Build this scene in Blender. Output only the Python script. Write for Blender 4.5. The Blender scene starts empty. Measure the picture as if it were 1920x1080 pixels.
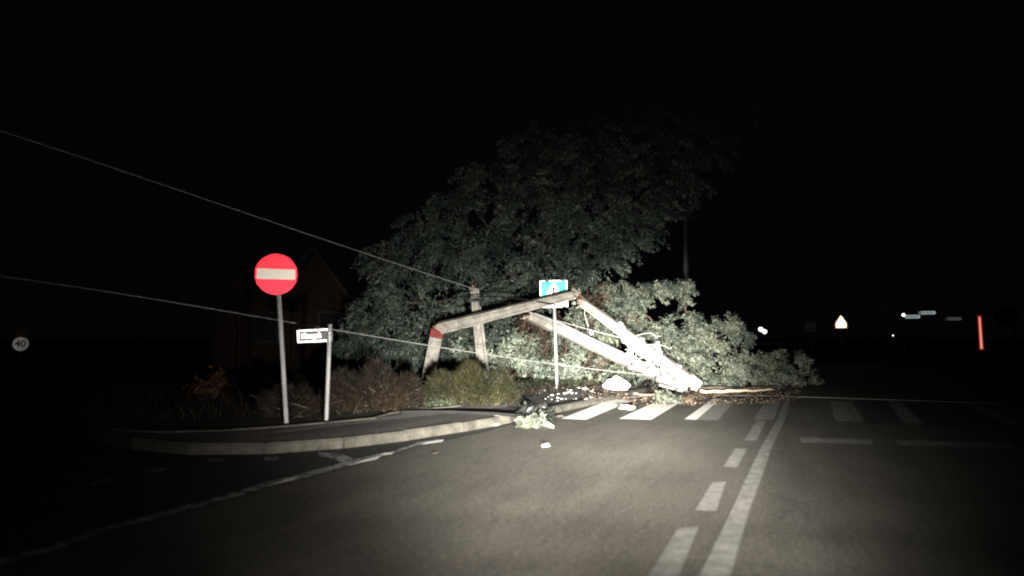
import bpy, math, random
import numpy as np
from mathutils import Vector, Matrix
random.seed(7); rng = np.random.default_rng(7)
R = math.radians
scene = bpy.context.scene
COL = scene.collection

# ------------------------------------------------------------------ camera
F = 1387.0; PITCH = math.atan((632-540)/F); CH = 1.25
cd = bpy.data.cameras.new('camera'); cam = bpy.data.objects.new('camera', cd); COL.objects.link(cam)
cam.location = (0, 0, CH); cam.rotation_euler = (R(90)+PITCH, 0, 0)
cd.sensor_width = 36.0; cd.lens = 36.0*F/1920; cd.clip_start = 0.05; cd.clip_end = 2000
scene.camera = cam
cd.dof.use_dof = True; cd.dof.focus_distance = 16.5; cd.dof.aperture_fstop = 0.8
scene.cycles.filter_width = 2.0
# ------------------------------------------------------------------ night sky
w = bpy.data.worlds.new("World"); scene.world = w; w.use_nodes = True
bg = w.node_tree.nodes['Background']
bg.inputs['Color'].default_value = (0.62, 0.60, 1.0, 1); bg.inputs['Strength'].default_value = 0.0015
# ------------------------------------------------------------------ exposure
scene.view_settings.view_transform = 'Standard'; scene.view_settings.look = 'None'
scene.view_settings.gamma = 1.0; scene.view_settings.exposure = 0.0; scene.view_settings.use_curve_mapping = False
scene.cycles.max_bounces = 4; scene.cycles.transparent_max_bounces = 8

# ------------------------------------------------------------------ pixel maths (photo is 1920x1080)
cp, sp = math.cos(PITCH), math.sin(PITCH)
def ray(px, py):
    x = (px-960)/F; z = (540-py)/F
    return Vector((x, cp - z*sp, sp + z*cp))
def G(px, py, z=0.0):
    d = ray(px, py); t = (z-CH)/d.z
    return Vector((d.x*t, d.y*t, z))
def P(px, py, D):
    d = ray(px, py); t = D/d.y
    return Vector((d.x*t, D, CH+d.z*t))

# ------------------------------------------------------------------ headlamps of the car the photo was taken from
SGN = 1
BEAM = [(-.40, .002), (-.28, .022), (-.20, .085), (-.13, .34), (-.085, .8), (-.055, 1.0), (-.03, .60), (.03, .47), (.08, .27), (.15, .08), (.24, .020), (.33, .005), (.45, .002)]
BEAM_MAIN = [(-.40, .05), (-.14, .4), (-.085, .75), (-.055, 1), (.45, 1)]
BEAM_HIGH = [(-.40, .002), (-.20, .03), (-.10, .10), (-.05, .25), (-.01, .9), (.05, 1), (.15, .8), (.25, .4), (.35, .1), (.45, .01)]
def headlamp(x, y, z, px, py, D, power, half, name, blend=1.0, col=(1, .955, .865), prof=False, BEAM=BEAM):
    l = bpy.data.lights.new(name, 'SPOT'); l.energy = power; l.spot_size = R(2*half); l.spot_blend = blend
    l.shadow_soft_size = 0.035; l.color = col
    if prof:     # the lens throws most light level with the road, little up or down
        l.use_nodes = True; N = l.node_tree.nodes; L = l.node_tree.links; e = N['Emission']
        g = N.new('ShaderNodeNewGeometry'); sx = N.new('ShaderNodeSeparateXYZ'); L.new(g.outputs['Incoming'], sx.inputs[0])
        mr = N.new('ShaderNodeMapRange'); mr.inputs[1].default_value = SGN*-.5; mr.inputs[2].default_value = SGN*.5; L.new(sx.outputs[2], mr.inputs[0])
        r = N.new('ShaderNodeValToRGB'); r.color_ramp.elements[0].position = BEAM[0][0]+.5; r.color_ramp.elements[1].position = BEAM[-1][0]+.5
        for q, f in BEAM[1:-1]: r.color_ramp.elements.new(q+.5)
        for el, (q, f) in zip(r.color_ramp.elements, BEAM): el.color = (f, f, f, 1)
        L.new(mr.outputs[0], r.inputs[0])
        def mth(op, a, b=None):
            n = N.new('ShaderNodeMath'); n.operation = op
            for i, q in enumerate((a, b)):
                if q is None: continue
                if isinstance(q, (int, float)): n.inputs[i].default_value = q
                else: L.new(q, n.inputs[i])
            return n.outputs[0]
        x0, wd = prof     # sideways falloff of the beam
        k = mth('DIVIDE', mth('SUBTRACT', mth('MULTIPLY', sx.outputs[0], SGN), x0), wd)
        ga = mth('POWER', 2.71828, mth('MULTIPLY', mth('MULTIPLY', k, k), -1))
        L.new(mth('MULTIPLY', ga, r.outputs[0]), e.inputs['Strength'])
    o = bpy.data.objects.new(name, l); COL.objects.link(o); o.location = (x, y, z)
    o.rotation_euler = (P(px, py, D)-Vector((x, y, z))).to_track_quat('-Z', 'Y').to_euler()
    return o
for hx, hy in ((0.0, 1.95), (1.25, 1.7)):
    headlamp(hx, hy, .66, 1215, 688, 16.8, 26000, 10, 'headlamp_main_beam', prof=(.16, 1.5), BEAM=BEAM_MAIN)
    headlamp(hx, hy, .66, 1120, 660, 17.0, 46000, 60, 'headlamp_low_beam', prof=(.025, .235))
    headlamp(hx, hy, .66, 760, 660, 14.0, 850, 60, 'headlamp_flood', prof=(-.10, .42), BEAM=BEAM_HIGH)
    headlamp(hx, hy, .66, 760, 900, 7.0, 130, 30, 'headlamp_near_beam')
    headlamp(hx, hy, .66, 500, 640, 14.0, 22, 75, 'headlamp_spill')

# ------------------------------------------------------------------ materials
def new_mat(name):
    m = bpy.data.materials.new(name); m.use_nodes = True
    return m, m.node_tree.nodes, m.node_tree.links, m.node_tree.nodes['Principled BSDF']
def ramp(N, L, src, stops):
    r = N.new('ShaderNodeValToRGB'); e = r.color_ramp.elements
    while len(e) < len(stops): e.new(0.5)
    for i, (p, c) in enumerate(stops):
        e[i].position = p; e[i].color = (*c, 1) if len(c) == 3 else c
    L.new(src, r.inputs[0]); return r.outputs[0]
def noise(N, L, scale, detail=4, rough=.6, vec=None):
    n = N.new('ShaderNodeTexNoise'); n.inputs['Scale'].default_value = scale
    n.inputs['Detail'].default_value = detail; n.inputs['Roughness'].default_value = rough
    if vec is None:
        g = N.new('ShaderNodeNewGeometry'); vec = g.outputs['Position']
    L.new(vec, n.inputs['Vector']); return n.outputs['Fac']
def mul(N, L, a, b, fac=1.0, mode='MULTIPLY'):
    m = N.new('ShaderNodeMix'); m.data_type = 'RGBA'; m.blend_type = mode; m.inputs[0].default_value = fac
    L.new(a, m.inputs[6]); L.new(b, m.inputs[7]); return m.outputs[2]
def rough_mat(name, c1, c2, scale=3, rough=.8, grain=0, bump=0, grain_scale=90, metallic=0, spec=.3):
    m, N, L, b = new_mat(name)
    c = ramp(N, L, noise(N, L, scale, 6, .65), [(.3, c1), (.7, c2)])
    if grain:
        g = ramp(N, L, noise(N, L, grain_scale, 3, .7), [(.3, (1-grain,)*3), (.7, (1+grain,)*3)])
        c = mul(N, L, c, g)
    L.new(c, b.inputs['Base Color'])
    b.inputs['Roughness'].default_value = rough; b.inputs['Metallic'].default_value = metallic
    b.inputs['Specular IOR Level'].default_value = spec
    if bump:
        bp = N.new('ShaderNodeBump'); bp.inputs['Strength'].default_value = bump; bp.inputs['Distance'].default_value = .01
        L.new(noise(N, L, grain_scale, 4), bp.inputs['Height']); L.new(bp.outputs[0], b.inputs['Normal'])
    return m
def asphalt(name, lo, hi, crack=.72, spec=.25):
    m, N, L, b = new_mat(name)
    c = ramp(N, L, noise(N, L, .35, 5, .6), [(.3, lo), (.72, hi)])
    g = ramp(N, L, noise(N, L, 60, 4, .8), [(.36, (.30, .30, .30)), (.5, (.92, .92, .92)), (.66, (2.1, 2.05, 1.9))])
    c = mul(N, L, c, g)
    g2 = ramp(N, L, noise(N, L, 22, 5, .85), [(.34, (.55, .55, .57)), (.66, (1.4, 1.37, 1.32))])
    c = mul(N, L, c, g2)
    mp = N.new('ShaderNodeMapping'); mp.vector_type = 'TEXTURE'; mp.inputs['Rotation'].default_value = (0, 0, R(-21.6)); mp.inputs['Scale'].default_value = (1, 7, 1)
    gg = N.new('ShaderNodeNewGeometry'); L.new(gg.outputs['Position'], mp.inputs[0])
    st = ramp(N, L, noise(N, L, 2.6, 6, .75, mp.outputs[0]), [(.32, (.74, .73, .73)), (.5, (1, 1, 1)), (.68, (1.2, 1.18, 1.14))])
    c = mul(N, L, c, st)
    sp_ = ramp(N, L, noise(N, L, 26, 2, .5), [(.62, (1, 1, 1)), (.72, (1.5, 1.48, 1.4))]); c = mul(N, L, c, sp_)
    # fine cracks
    geo = N.new('ShaderNodeNewGeometry'); nz = N.new('ShaderNodeTexNoise'); nz.inputs['Scale'].default_value = 1.4
    nz.inputs['Detail'].default_value = 5
    L.new(geo.outputs['Position'], nz.inputs['Vector'])
    ad = N.new('ShaderNodeMix'); ad.data_type = 'RGBA'; ad.blend_type = 'LINEAR_LIGHT'; ad.inputs[0].default_value = .5
    L.new(geo.outputs['Position'], ad.inputs[6]); L.new(nz.outputs['Color'], ad.inputs[7])
    v = N.new('ShaderNodeTexVoronoi'); v.feature = 'DISTANCE_TO_EDGE'; v.inputs['Scale'].default_value = .42
    L.new(ad.outputs[2], v.inputs['Vector'])
    ck = ramp(N, L, v.outputs['Distance'], [(0.0, (crack,)*3), (.006, (1, 1, 1))])
    c = mul(N, L, c, ck)
    L.new(c, b.inputs['Base Color']); b.inputs['Roughness'].default_value = .85
    b.inputs['Specular IOR Level'].default_value = spec
    bp = N.new('ShaderNodeBump'); bp.inputs['Strength'].default_value = .5; bp.inputs['Distance'].default_value = .006
    L.new(noise(N, L, 75, 5, .7), bp.inputs['Height']); L.new(bp.outputs[0], b.inputs['Normal'])
    return m
def paint(name, col, wear_lo, wear_hi, base=(.07, .068, .062)):
    m, N, L, b = new_mat(name)
    n = noise(N, L, 9, 8, .8)
    f = ramp(N, L, n, [(wear_lo, (0, 0, 0)), (wear_hi, (1, 1, 1))])
    mx = N.new('ShaderNodeMix'); mx.data_type = 'RGBA'
    L.new(f, mx.inputs[0]); mx.inputs[6].default_value = (*base, 1)
    dirt = ramp(N, L, noise(N, L, 50, 4, .8), [(.3, tuple(k*.86 for k in col)), (.65, col)])
    L.new(dirt, mx.inputs[7]); L.new(mx.outputs[2], b.inputs['Base Color']); b.inputs['Roughness'].default_value = .8
    return m
def leaf_mat(name, stops, trans=.25):
    m, N, L, b = new_mat(name)
    g = N.new('ShaderNodeNewGeometry')
    c = ramp(N, L, g.outputs['Random Per Island'], stops)
    c2 = ramp(N, L, noise(N, L, 1.7, 3), [(.36, (.55, .62, .66)), (.5, (.95, .95, .95)), (.64, (1.4, 1.35, 1.25))])
    c = mul(N, L, c, c2)
    L.new(c, b.inputs['Base Color']); b.inputs['Roughness'].default_value = .5; b.inputs['Specular IOR Level'].default_value = .35
    t = N.new('ShaderNodeBsdfTranslucent'); L.new(c, t.inputs['Color'])
    mx = N.new('ShaderNodeMixShader'); mx.inputs[0].default_value = trans
    L.new(b.outputs[0], mx.inputs[1]); L.new(t.outputs[0], mx.inputs[2])
    L.new(mx.outputs[0], N['Material Output'].inputs[0]); return m
def sheet(name, col, gloss=.5, rough=.42, dirt=.12):   # reflective road-sign sheeting: a coloured diffuse film over a rough metallic back
    m, N, L, b = new_mat(name)
    c = ramp(N, L, noise(N, L, 14, 5), [(.3, tuple(k*(1-dirt) for k in col)), (.7, col)])
    L.new(c, b.inputs['Base Color']); b.inputs['Metallic'].default_value = gloss; b.inputs['Roughness'].default_value = rough
    return m
def emis(name, col, s):
    m = bpy.data.materials.new(name); m.use_nodes = True; N = m.node_tree.nodes; L = m.node_tree.links
    N.remove(N['Principled BSDF']); e = N.new('ShaderNodeEmission'); e.inputs[0].default_value = (*col, 1); e.inputs[1].default_value = s
    L.new(e.outputs[0], N['Material Output'].inputs[0]); return m

M = {}
M['road'] = asphalt('asphalt_worn', (.064, .061, .055), (.102, .097, .087))
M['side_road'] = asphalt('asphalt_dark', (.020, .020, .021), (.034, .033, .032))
M['pave'] = asphalt('asphalt_pavement', (.10, .095, .098), (.16, .15, .15))
M['patch'] = asphalt('asphalt_patch', (.038, .034, .032), (.055, .05, .046))
M['ground'] = rough_mat('soil', (.02, .018, .014), (.045, .04, .03), 1.2, .95, .4, .6, 30)
M['verge'] = rough_mat('verge_soil', (.018, .017, .012), (.05, .042, .03), 2.5, .95, .5, .8, 25)
M['kerb'] = rough_mat('kerb_concrete', (.028, .026, .021), (.085, .08, .066), 5, .85, .35, .6, 50)
M['joint'] = rough_mat('kerb_joint', (.03, .03, .028), (.05, .05, .045), 3)
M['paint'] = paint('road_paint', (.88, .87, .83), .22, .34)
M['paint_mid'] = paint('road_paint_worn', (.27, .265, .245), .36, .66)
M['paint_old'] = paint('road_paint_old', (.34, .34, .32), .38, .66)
M['paint_edge'] = paint('road_paint_edge', (.55, .56, .55), .46, .60, (.03, .03, .03))
M['crack'] = rough_mat('tar_crack', (.008, .008, .008), (.018, .017, .016), 5)
M['concrete'] = rough_mat('pole_concrete', (.15, .14, .122), (.38, .36, .325), 4, .9, .38, 1.0, 35)
M['concrete_core'] = rough_mat('broken_concrete', (.20, .18, .15), (.42, .38, .33), 14, .95, .35, 1.0, 40)
M['red'] = rough_mat('red_band_paint', (.13, .018, .015), (.22, .038, .032), 6, .6)
M['steel'] = rough_mat('galvanised_steel', (.26, .27, .28), (.42, .43, .44), 12, .5, .1, 0, 80, .35)
M['rust'] = rough_mat('rusty_rebar', (.12, .06, .03), (.22, .14, .09), 20, .8)
M['porcelain'] = rough_mat('porcelain', (.7, .69, .66), (.82, .81, .78), 10, .25, spec=.5)
M['wire'] = rough_mat('aluminium_wire', (.42, .42, .41), (.55, .55, .53), 10, .5, metallic=.3)
M['post_steel'] = rough_mat('post_steel', (.34, .34, .35), (.46, .46, .46), 12, .6, .1)
M['wire_dull'] = rough_mat('dull_wire', (.20, .20, .19), (.30, .30, .28), 10, .6)
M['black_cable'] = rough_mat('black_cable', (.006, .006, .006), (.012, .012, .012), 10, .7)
M['bark'] = rough_mat('bark', (.045, .034, .026), (.12, .095, .075), 9, .95, .4, 1.0, 45)
M['wood'] = rough_mat('fresh_wood', (.32, .25, .17), (.55, .46, .34), 20, .8, .3, .5, 60)
M['leaf_tree'] = leaf_mat('tree_leaf', [(0, (.045, .068, .056)), (.45, (.085, .115, .095)), (.85, (.135, .16, .135)), (1, (.19, .20, .17))])
M['leaf_fallen'] = leaf_mat('fallen_leaf', [(0, (.07, .09, .066)), (.45, (.135, .16, .125)), (.8, (.18, .20, .16)), (1, (.24, .24, .20))])
M['leaf_pale'] = leaf_mat('pale_leaf', [(0, (.14, .18, .14)), (.5, (.26, .30, .24)), (1, (.40, .43, .36))])
M['leaf_dry'] = leaf_mat('dry_leaf', [(0, (.045, .030, .022)), (.5, (.095, .068, .048)), (1, (.18, .14, .10))])
M['leaf_low'] = leaf_mat('low_weed', [(0, (.025, .034, .018)), (.6, (.055, .066, .036)), (1, (.09, .10, .06))])
M['leaf_low2'] = leaf_mat('torn_leaf', [(0, (.03, .038, .028)), (.6, (.065, .075, .058)), (1, (.11, .12, .10))])
M['leaf_orange'] = leaf_mat('rust_leaf', [(0, (.05, .024, .010)), (1, (.12, .062, .02))])
M['grass_green'] = leaf_mat('juniper_green', [(0, (.012, .014, .006)), (.5, (.030, .030, .013)), (1, (.058, .054, .024))])
M['grass_brown'] = leaf_mat('juniper_brown', [(0, (.010, .008, .006)), (.5, (.026, .019, .013)), (1, (.052, .038, .025))])
M['white_sheet'] = sheet('white_sheeting', (.92, .91, .88), .30, .42)
M['white_dull'] = sheet('white_dull_sheeting', (.78, .74, .64), .25, .45, .06)
M['red_sheet'] = sheet('red_sheeting', (.78, .006, .035), .5, .40, .15)
M['teal_sheet'] = sheet('teal_sheeting', (.004, .36, .23), .5, .42)
M['dark_sheet'] = sheet('dark_sheeting', (.02, .022, .03), .1, .5)
M['black_paint'] = rough_mat('black_paint', (.01, .01, .01), (.02, .02, .02), 5, .6)
M['grey_sign'] = rough_mat('grey_sign', (.10, .10, .12), (.13, .13, .15), 5, .6)
M['plastic_white'] = rough_mat('white_sacking', (.70, .70, .68), (.84, .84, .82), 12, .6, .08, .4, 30)
M['stone'] = rough_mat('pale_rubble', (.55, .53, .48), (.82, .80, .76), 12, .85, .2, .5, 60)
M['stone_dark'] = rough_mat('dark_clod', (.02, .018, .015), (.05, .04, .035), 12, .9, .3, .5, 60)
M['brick'] = rough_mat('brick_plaster', (.009, .004, .0025), (.020, .009, .005), 2, .9, .3, .5, 40)
M['roof'] = rough_mat('roof_tile', (.010, .006, .005), (.018, .011, .009), 3, .8, .3, .5, 30)
M['frame'] = rough_mat('dark_frame', (.008, .007, .007), (.014, .012, .012), 3, .6)
M['glass'] = rough_mat('window_glass', (.01, .01, .012), (.015, .015, .02), 3, .15, spec=.5)

# ------------------------------------------------------------------ object helpers
def tag(o, label=None, cat=None, group=None, kind=None):
    if label: o['label'] = label
    if cat: o['category'] = cat
    if group: o['group'] = group
    if kind: o['kind'] = kind
    return o
def thing(name, loc, label, cat, group=None):
    o = bpy.data.objects.new(name, None); COL.objects.link(o); o.location = loc; o.empty_display_size = .2
    return tag(o, label, cat, group)
class MB:
    def __init__(s): s.v = []; s.f = []
    def add(s, vs, fs):
        k = len(s.v); s.v += [tuple(v) for v in vs]; s.f += [tuple(i+k for i in f) for f in fs]; return s
    def box(s, c, u, v, n, hu, hv, hn):      # oriented box
        vs = [c+u*(a*hu)+v*(b*hv)+n*(d*hn) for a in (-1, 1) for b in (-1, 1) for d in (-1, 1)]
        return s.add(vs, [(0, 1, 3, 2), (4, 6, 7, 5), (0, 4, 5, 1), (2, 3, 7, 6), (0, 2, 6, 4), (1, 5, 7, 3)])
    def tube(s, pts, rad, sides=8, cap=True):
        pts = [Vector(p) for p in pts]; n = len(pts)
        if not hasattr(rad, '__len__'): rad = [rad]*n
        rings = []; ref = None
        for i, p in enumerate(pts):
            d = (pts[min(i+1, n-1)]-pts[max(i-1, 0)]).normalized()
            if ref is None:
                ref = Vector((0, 0, 1)) if abs(d.z) < .9 else Vector((1, 0, 0))
            a = d.cross(ref).normalized(); b = d.cross(a).normalized(); ref = -b if False else d.cross(a).cross(Vector((0,0,0))) if False else ref
            rings.append([p+(a*math.cos(t)+b*math.sin(t))*rad[i] for t in [2*math.pi*j/sides for j in range(sides)]])
        vs = [v for r in rings for v in r]; fs = []
        for i in range(n-1):
            for j in range(sides):
                k = (j+1) % sides
                fs.append((i*sides+j, i*sides+k, (i+1)*sides+k, (i+1)*sides+j))
        if cap:
            fs.append(tuple(range(sides-1, -1, -1))); fs.append(tuple((n-1)*sides+j for j in range(sides)))
        return s.add(vs, fs)
    def prism(s, poly, c, u, v, n, t0, t1):   # 2D outline in (u,v), extruded along n from t0 to t1
        k = len(poly); vs = [c+u*x+v*y+n*t0 for x, y in poly]+[c+u*x+v*y+n*t1 for x, y in poly]
        fs = [tuple(range(k-1, -1, -1)), tuple(range(k, 2*k))]+[(i, (i+1) % k, k+(i+1) % k, k+i) for i in range(k)]
        return s.add(vs, fs)
    def poly(s, pts):
        return s.add(pts, [tuple(range(len(pts)))])
def base_of(p):
    l = Vector((0, 0, 0))
    while p is not None: l += p.location; p = p.parent
    return l
def build(name, mb, mat, parent=None, loc=None, smooth=False):
    me = bpy.data.meshes.new(name)
    org = base_of(parent) if parent is not None else Vector(loc if loc is not None else (0, 0, 0))
    me.from_pydata([tuple(Vector(v)-org) for v in mb.v], [], mb.f); me.materials.append(mat)
    if smooth: me.polygons.foreach_set('use_smooth', [True]*len(me.polygons))
    me.validate(); me.update()
    o = bpy.data.objects.new(name, me); COL.objects.link(o)
    if parent is not None: o.parent = parent
    else: o.location = org
    return o
def np_mesh(name, V, nper, mat, parent=None, loc=None):     # many separate n-gons of nper vertices
    org = base_of(parent) if parent is not None else Vector(loc if loc is not None else (0, 0, 0))
    V = (V - np.array(org)).astype(np.float32); k = len(V)//nper
    me = bpy.data.meshes.new(name); me.vertices.add(len(V)); me.vertices.foreach_set('co', V.ravel())
    me.loops.add(len(V)); me.loops.foreach_set('vertex_index', np.arange(len(V), dtype=np.int32))
    me.polygons.add(k); me.polygons.foreach_set('loop_start', np.arange(0, len(V), nper, dtype=np.int32))
    me.polygons.foreach_set('loop_total', np.full(k, nper, dtype=np.int32))
    me.update(calc_edges=True); me.materials.append(mat)
    o = bpy.data.objects.new(name, me); COL.objects.link(o)
    if parent is not None: o.parent = parent
    else: o.location = org
    return o
def structure(name, mb, mat): return tag(build(name, mb, mat), kind='structure')
def circle(r, n=40, cx=0, cy=0): return [(cx+r*math.cos(2*math.pi*i/n), cy+r*math.sin(2*math.pi*i/n)) for i in range(n)]
def nrm(a): return a/np.maximum(np.linalg.norm(a, axis=-1, keepdims=True), 1e-9)

# ================================================================== SETTING
structure('ground', MB().poly([(-400, -60, -.02), (400, -60, -.02), (400, 900, -.02), (-400, 900, -.02)]), M['ground'])
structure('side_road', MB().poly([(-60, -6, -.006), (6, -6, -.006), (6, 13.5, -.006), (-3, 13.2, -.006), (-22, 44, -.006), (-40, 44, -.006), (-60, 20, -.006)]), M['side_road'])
edge = [(831, 827), (788, 835), (735, 852), (714, 859), (650, 876), (560, 900), (500, 914), (426, 938), (343, 960), (185, 1003), (111, 1030), (0, 1062), (-300, 1148)]
left_far = [(900, 812), (968, 793), (1056, 767), (1110, 752), (1180, 737), (1260, 715), (1340, 690), (1420, 662)]
e3 = [G(*p) for p in edge]
dirn = (e3[-1]-e3[-2]).normalized(); e3.append(e3[-1]+dirn*8)
lf = [G(*p) for p in left_far]
lf.append(lf[-1]+Vector((40, 100, 0)))
rightline = [lf[-1]+Vector((40, -20, 0)), Vector((24, 42, 0)), G(1830, 741), G(1990, 800), G(1990, 800)+Vector((-4, -14, 0)), Vector((1.5, -8, 0))]
structure('road', MB().poly(list(reversed(e3))+lf+rightline), M['road'])
# pavement (raised), kerb
kt = [(150, 796), (185, 812), (235, 830), (300, 841), (430, 843), (560, 833), (640, 824), (749, 811), (819, 803), (875, 791), (913, 784), (975, 776), (1060, 757), (1110, 746), (1160, 738), (1230, 722), (1300, 703)]
kb3 = [G(px, py, .12) for px, py in kt]
def kdrop(x): return .055*min(max((x-.1)/.9, 0), 1)
def smooth_line(pts, n):
    out = []
    ls = [0]
    for a, b in zip(pts, pts[1:]): ls.append(ls[-1]+(b-a).length)
    for i in range(n+1):
        t = ls[-1]*i/n; k = 0
        while k < len(ls)-2 and ls[k+1] < t: k += 1
        f = (t-ls[k])/max(ls[k+1]-ls[k], 1e-6); out.append(pts[k].lerp(pts[k+1], f))
    for _ in range(3):
        out = [out[0]]+[(out[i-1]+out[i]*2+out[i+1])/4 for i in range(1, len(out)-1)]+[out[-1]]
    return out, ls[-1]
_, kl = smooth_line(kb3, 10)
ns = int(kl/.95); line, _ = smooth_line(kb3, ns)
kerb = MB(); up = Vector((0, 0, 1))
kin = []
for i in range(ns):
    a, b = line[i], line[i+1]; d = (b-a).normalized(); nn = Vector((-d.y, d.x, 0)); L_ = (b-a).length
    jz = random.uniform(-.010, .010); jo = random.uniform(-.012, .012)
    prof = [(0, -.03), (0, .09), (.025, .12), (.13, .12), (.13, -.03)]
    c = a+d*.014-Vector((0, 0, .12))+nn*jo+Vector((0, 0, jz-kdrop(a.x)))
    kerb.prism([(x, y) for x, y in prof], c, nn, up, d, 0, L_-.028)
structure('kerb', kerb, M['kerb'])
inner = []
for i in range(len(line)):
    d = (line[min(i+1, ns)]-line[max(i-1, 0)]).normalized(); nn = Vector((-d.y, d.x, 0)); inner.append(line[i]+nn*.125)
kj = MB()
for i in range(len(line)-1):
    a = line[i]; b = line[i+1]
    d = (b-a).normalized(); nn = Vector((-d.y, d.x, 0))
    kj.add([a+nn*.02-up*.13, b+nn*.02-up*.13, b+nn*.02-up*.02, a+nn*.02-up*.02, inner[i]-up*.012, inner[i+1]-up*.012], [(0, 1, 2, 3), (3, 2, 5, 4)])
structure('kerb_bedding', kj, M['joint'])
back = [(1300, 702), (1230, 712), (1120, 722), (990, 730), (930, 742), (860, 762), (755, 772), (725, 777), (700, 785), (640, 791), (540, 800), (420, 808), (300, 811), (210, 806), (165, 795)]
bk3 = [G(px, py, .112) for px, py in back]
pv = [Vector((p.x, p.y, .112-kdrop(p.x))) for p in inner]
structure('pavement', MB().poly(pv+bk3), M['pave'])
# thin concrete edging on the verge side of the pavement
eg = MB()
for a, b in zip(bk3[4:], bk3[5:]):
    d = (b-a).normalized(); nn = Vector((-d.y, d.x, 0)); eg.box((a+b)/2+up*.004, d, nn, up, (b-a).length/2, .028, .016)
structure('pavement_edging', eg, M['kerb'])
vb = [p+Vector((0, 0, -.006)) for p in bk3]
structure('verge', MB().poly(list(reversed(vb))[::1]+[Vector((14, 42, .106)), Vector((-24, 42, .106))]), M['verge'])

# road markings
ZP = .004
def mark(name, quads, mat, z=ZP):
    m = MB()
    for q in quads: m.poly([G(px, py, z) for px, py in q])
    return structure(name, m, mat)
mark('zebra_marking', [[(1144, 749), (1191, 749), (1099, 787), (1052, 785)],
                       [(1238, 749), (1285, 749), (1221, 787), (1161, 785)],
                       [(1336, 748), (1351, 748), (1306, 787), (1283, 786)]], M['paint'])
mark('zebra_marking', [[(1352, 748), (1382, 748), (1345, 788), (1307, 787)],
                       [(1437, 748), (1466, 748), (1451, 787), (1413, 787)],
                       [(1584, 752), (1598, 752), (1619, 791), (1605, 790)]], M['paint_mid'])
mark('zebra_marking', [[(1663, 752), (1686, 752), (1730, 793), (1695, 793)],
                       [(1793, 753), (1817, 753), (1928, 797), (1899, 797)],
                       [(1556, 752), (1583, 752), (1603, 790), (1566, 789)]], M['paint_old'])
mark('dashed_line', [[(1461, 721), (1471, 721), (1463, 742), (1452, 742)],
                     [(1418, 789), (1437, 789), (1418, 826), (1395, 826)],
                     [(1378, 841), (1401, 841), (1382, 876), (1356, 875)],
                     [(1335, 904), (1361, 903), (1343, 958), (1303, 956)],
                     [(1271, 990), (1311, 987), (1255, 1120), (1190, 1120)]], M['paint_mid'])
sl = [(1501, 700, 1508), (1480, 721, 1491), (1472, 747, 1482), (1457, 787, 1472), (1425, 841, 1446), (1395, 904, 1425), (1371, 956, 1405), (1311, 1080, 1369), (1290, 1130, 1352)]
mark('solid_line', [[(a[0], a[1]), (a[2], a[1]), (b[2], b[1]), (b[0], b[1])] for a, b in zip(sl, sl[1:])], M['paint_mid'])
mark('stop_line', [[(1500, 820), (1634, 824), (1638, 833), (1503, 829)], [(1680, 825), (1900, 833), (1905, 841), (1683, 834)]], M['paint_old'])
ew = [4, 6, 3, 9, 9, 9, 9, 9, 10, 11, 12, 13, 16]
ed = MB()
for i in range(len(edge)-1):
    a, b = edge[i], edge[i+1]
    ed.poly([G(a[0], a[1]-1.5, ZP), G(b[0], b[1]-1.5, ZP), G(b[0]-6, b[1]-ew[i+1], ZP), G(a[0]-4, a[1]-ew[i], ZP)])
structure('edge_line', ed, M['paint_edge'])
mark('side_marking', [[(393, 859), (420, 859), (418, 865), (390, 865)], [(495, 857), (523, 857), (520, 863), (497, 863)],
                      [(596, 848), (640, 852), (664, 860), (640, 868), (628, 860), (600, 855)], [(275, 884), (308, 876), (312, 880), (280, 889)],
                      [(170, 905), (215, 893), (218, 898), (174, 911)]], M['paint_edge'], 0.0)
mark('edge_line', [[(788, 834), (800, 829), (833, 824), (829, 828)], [(711, 852), (722, 849), (739, 848), (733, 852)], [(652, 873), (682, 862), (715, 855), (706, 861)], [(500, 911), (535, 899), (561, 893), (545, 901)]], M['paint'], .009)
cr = MB()
for a, b in zip(edge, edge[1:]):
    cr.poly([G(a[0], a[1]+1.2, ZP+.002), G(b[0], b[1]+1.8, ZP+.002), G(b[0], b[1]-1.6, ZP+.002), G(a[0], a[1]-1.2, ZP+.002)])
structure('road_edge_crack', cr, M['crack'])
mark('road_patch', [[(1612, 748), (1662, 750), (1694, 797), (1622, 795)], [(1690, 750), (1790, 750), (1890, 800), (1735, 797)]], M['patch'], .002)

# ================================================================== FOLIAGE
def spray_leaves(centers, radii, counts, size, droop=.6, aspect=.5, coh=.55, shell=.3):
    """fans of drooping leaf faces round each centre; the leaves of one fan share a lean"""
    nc = len(centers); lean = nrm(rng.normal(size=(nc, 3)))*coh
    c = np.repeat(np.array(centers, float), counts, axis=0); r = np.repeat(np.array(radii, float), counts, axis=0)
    ln = np.repeat(lean, counts, axis=0)
    n = len(c); d = nrm(rng.normal(size=(n, 3))); rad = rng.random(n)**shell
    p = c + d*r*rad[:, None]*np.array([1, 1, 1.1])
    nd = nrm(d*.8+ln+rng.normal(size=(n, 3))*.42+np.array([0, -.15, .15]))
    ax = d*.5+rng.normal(size=(n, 3))*.5; ax[:, 2] -= droop
    ax = nrm(ax-nd*(ax*nd).sum(1, keepdims=True)); s = np.cross(ax, nd)
    L_ = size*(.55+.8*rng.random(n)); W = L_*aspect*(.8+.4*rng.random(n))
    q = np.empty((n, 4, 3)); q[:, 0] = p; q[:, 1] = p+ax*(L_*.45)[:, None]+s*(W*.5)[:, None]
    q[:, 2] = p+ax*L_[:, None]; q[:, 3] = p+ax*(L_*.45)[:, None]-s*(W*.5)[:, None]
    q[:, 1:4:2] += (nd*(W*.15)[:, None])[:, None, :]
    return q.reshape(-1, 3)
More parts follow.
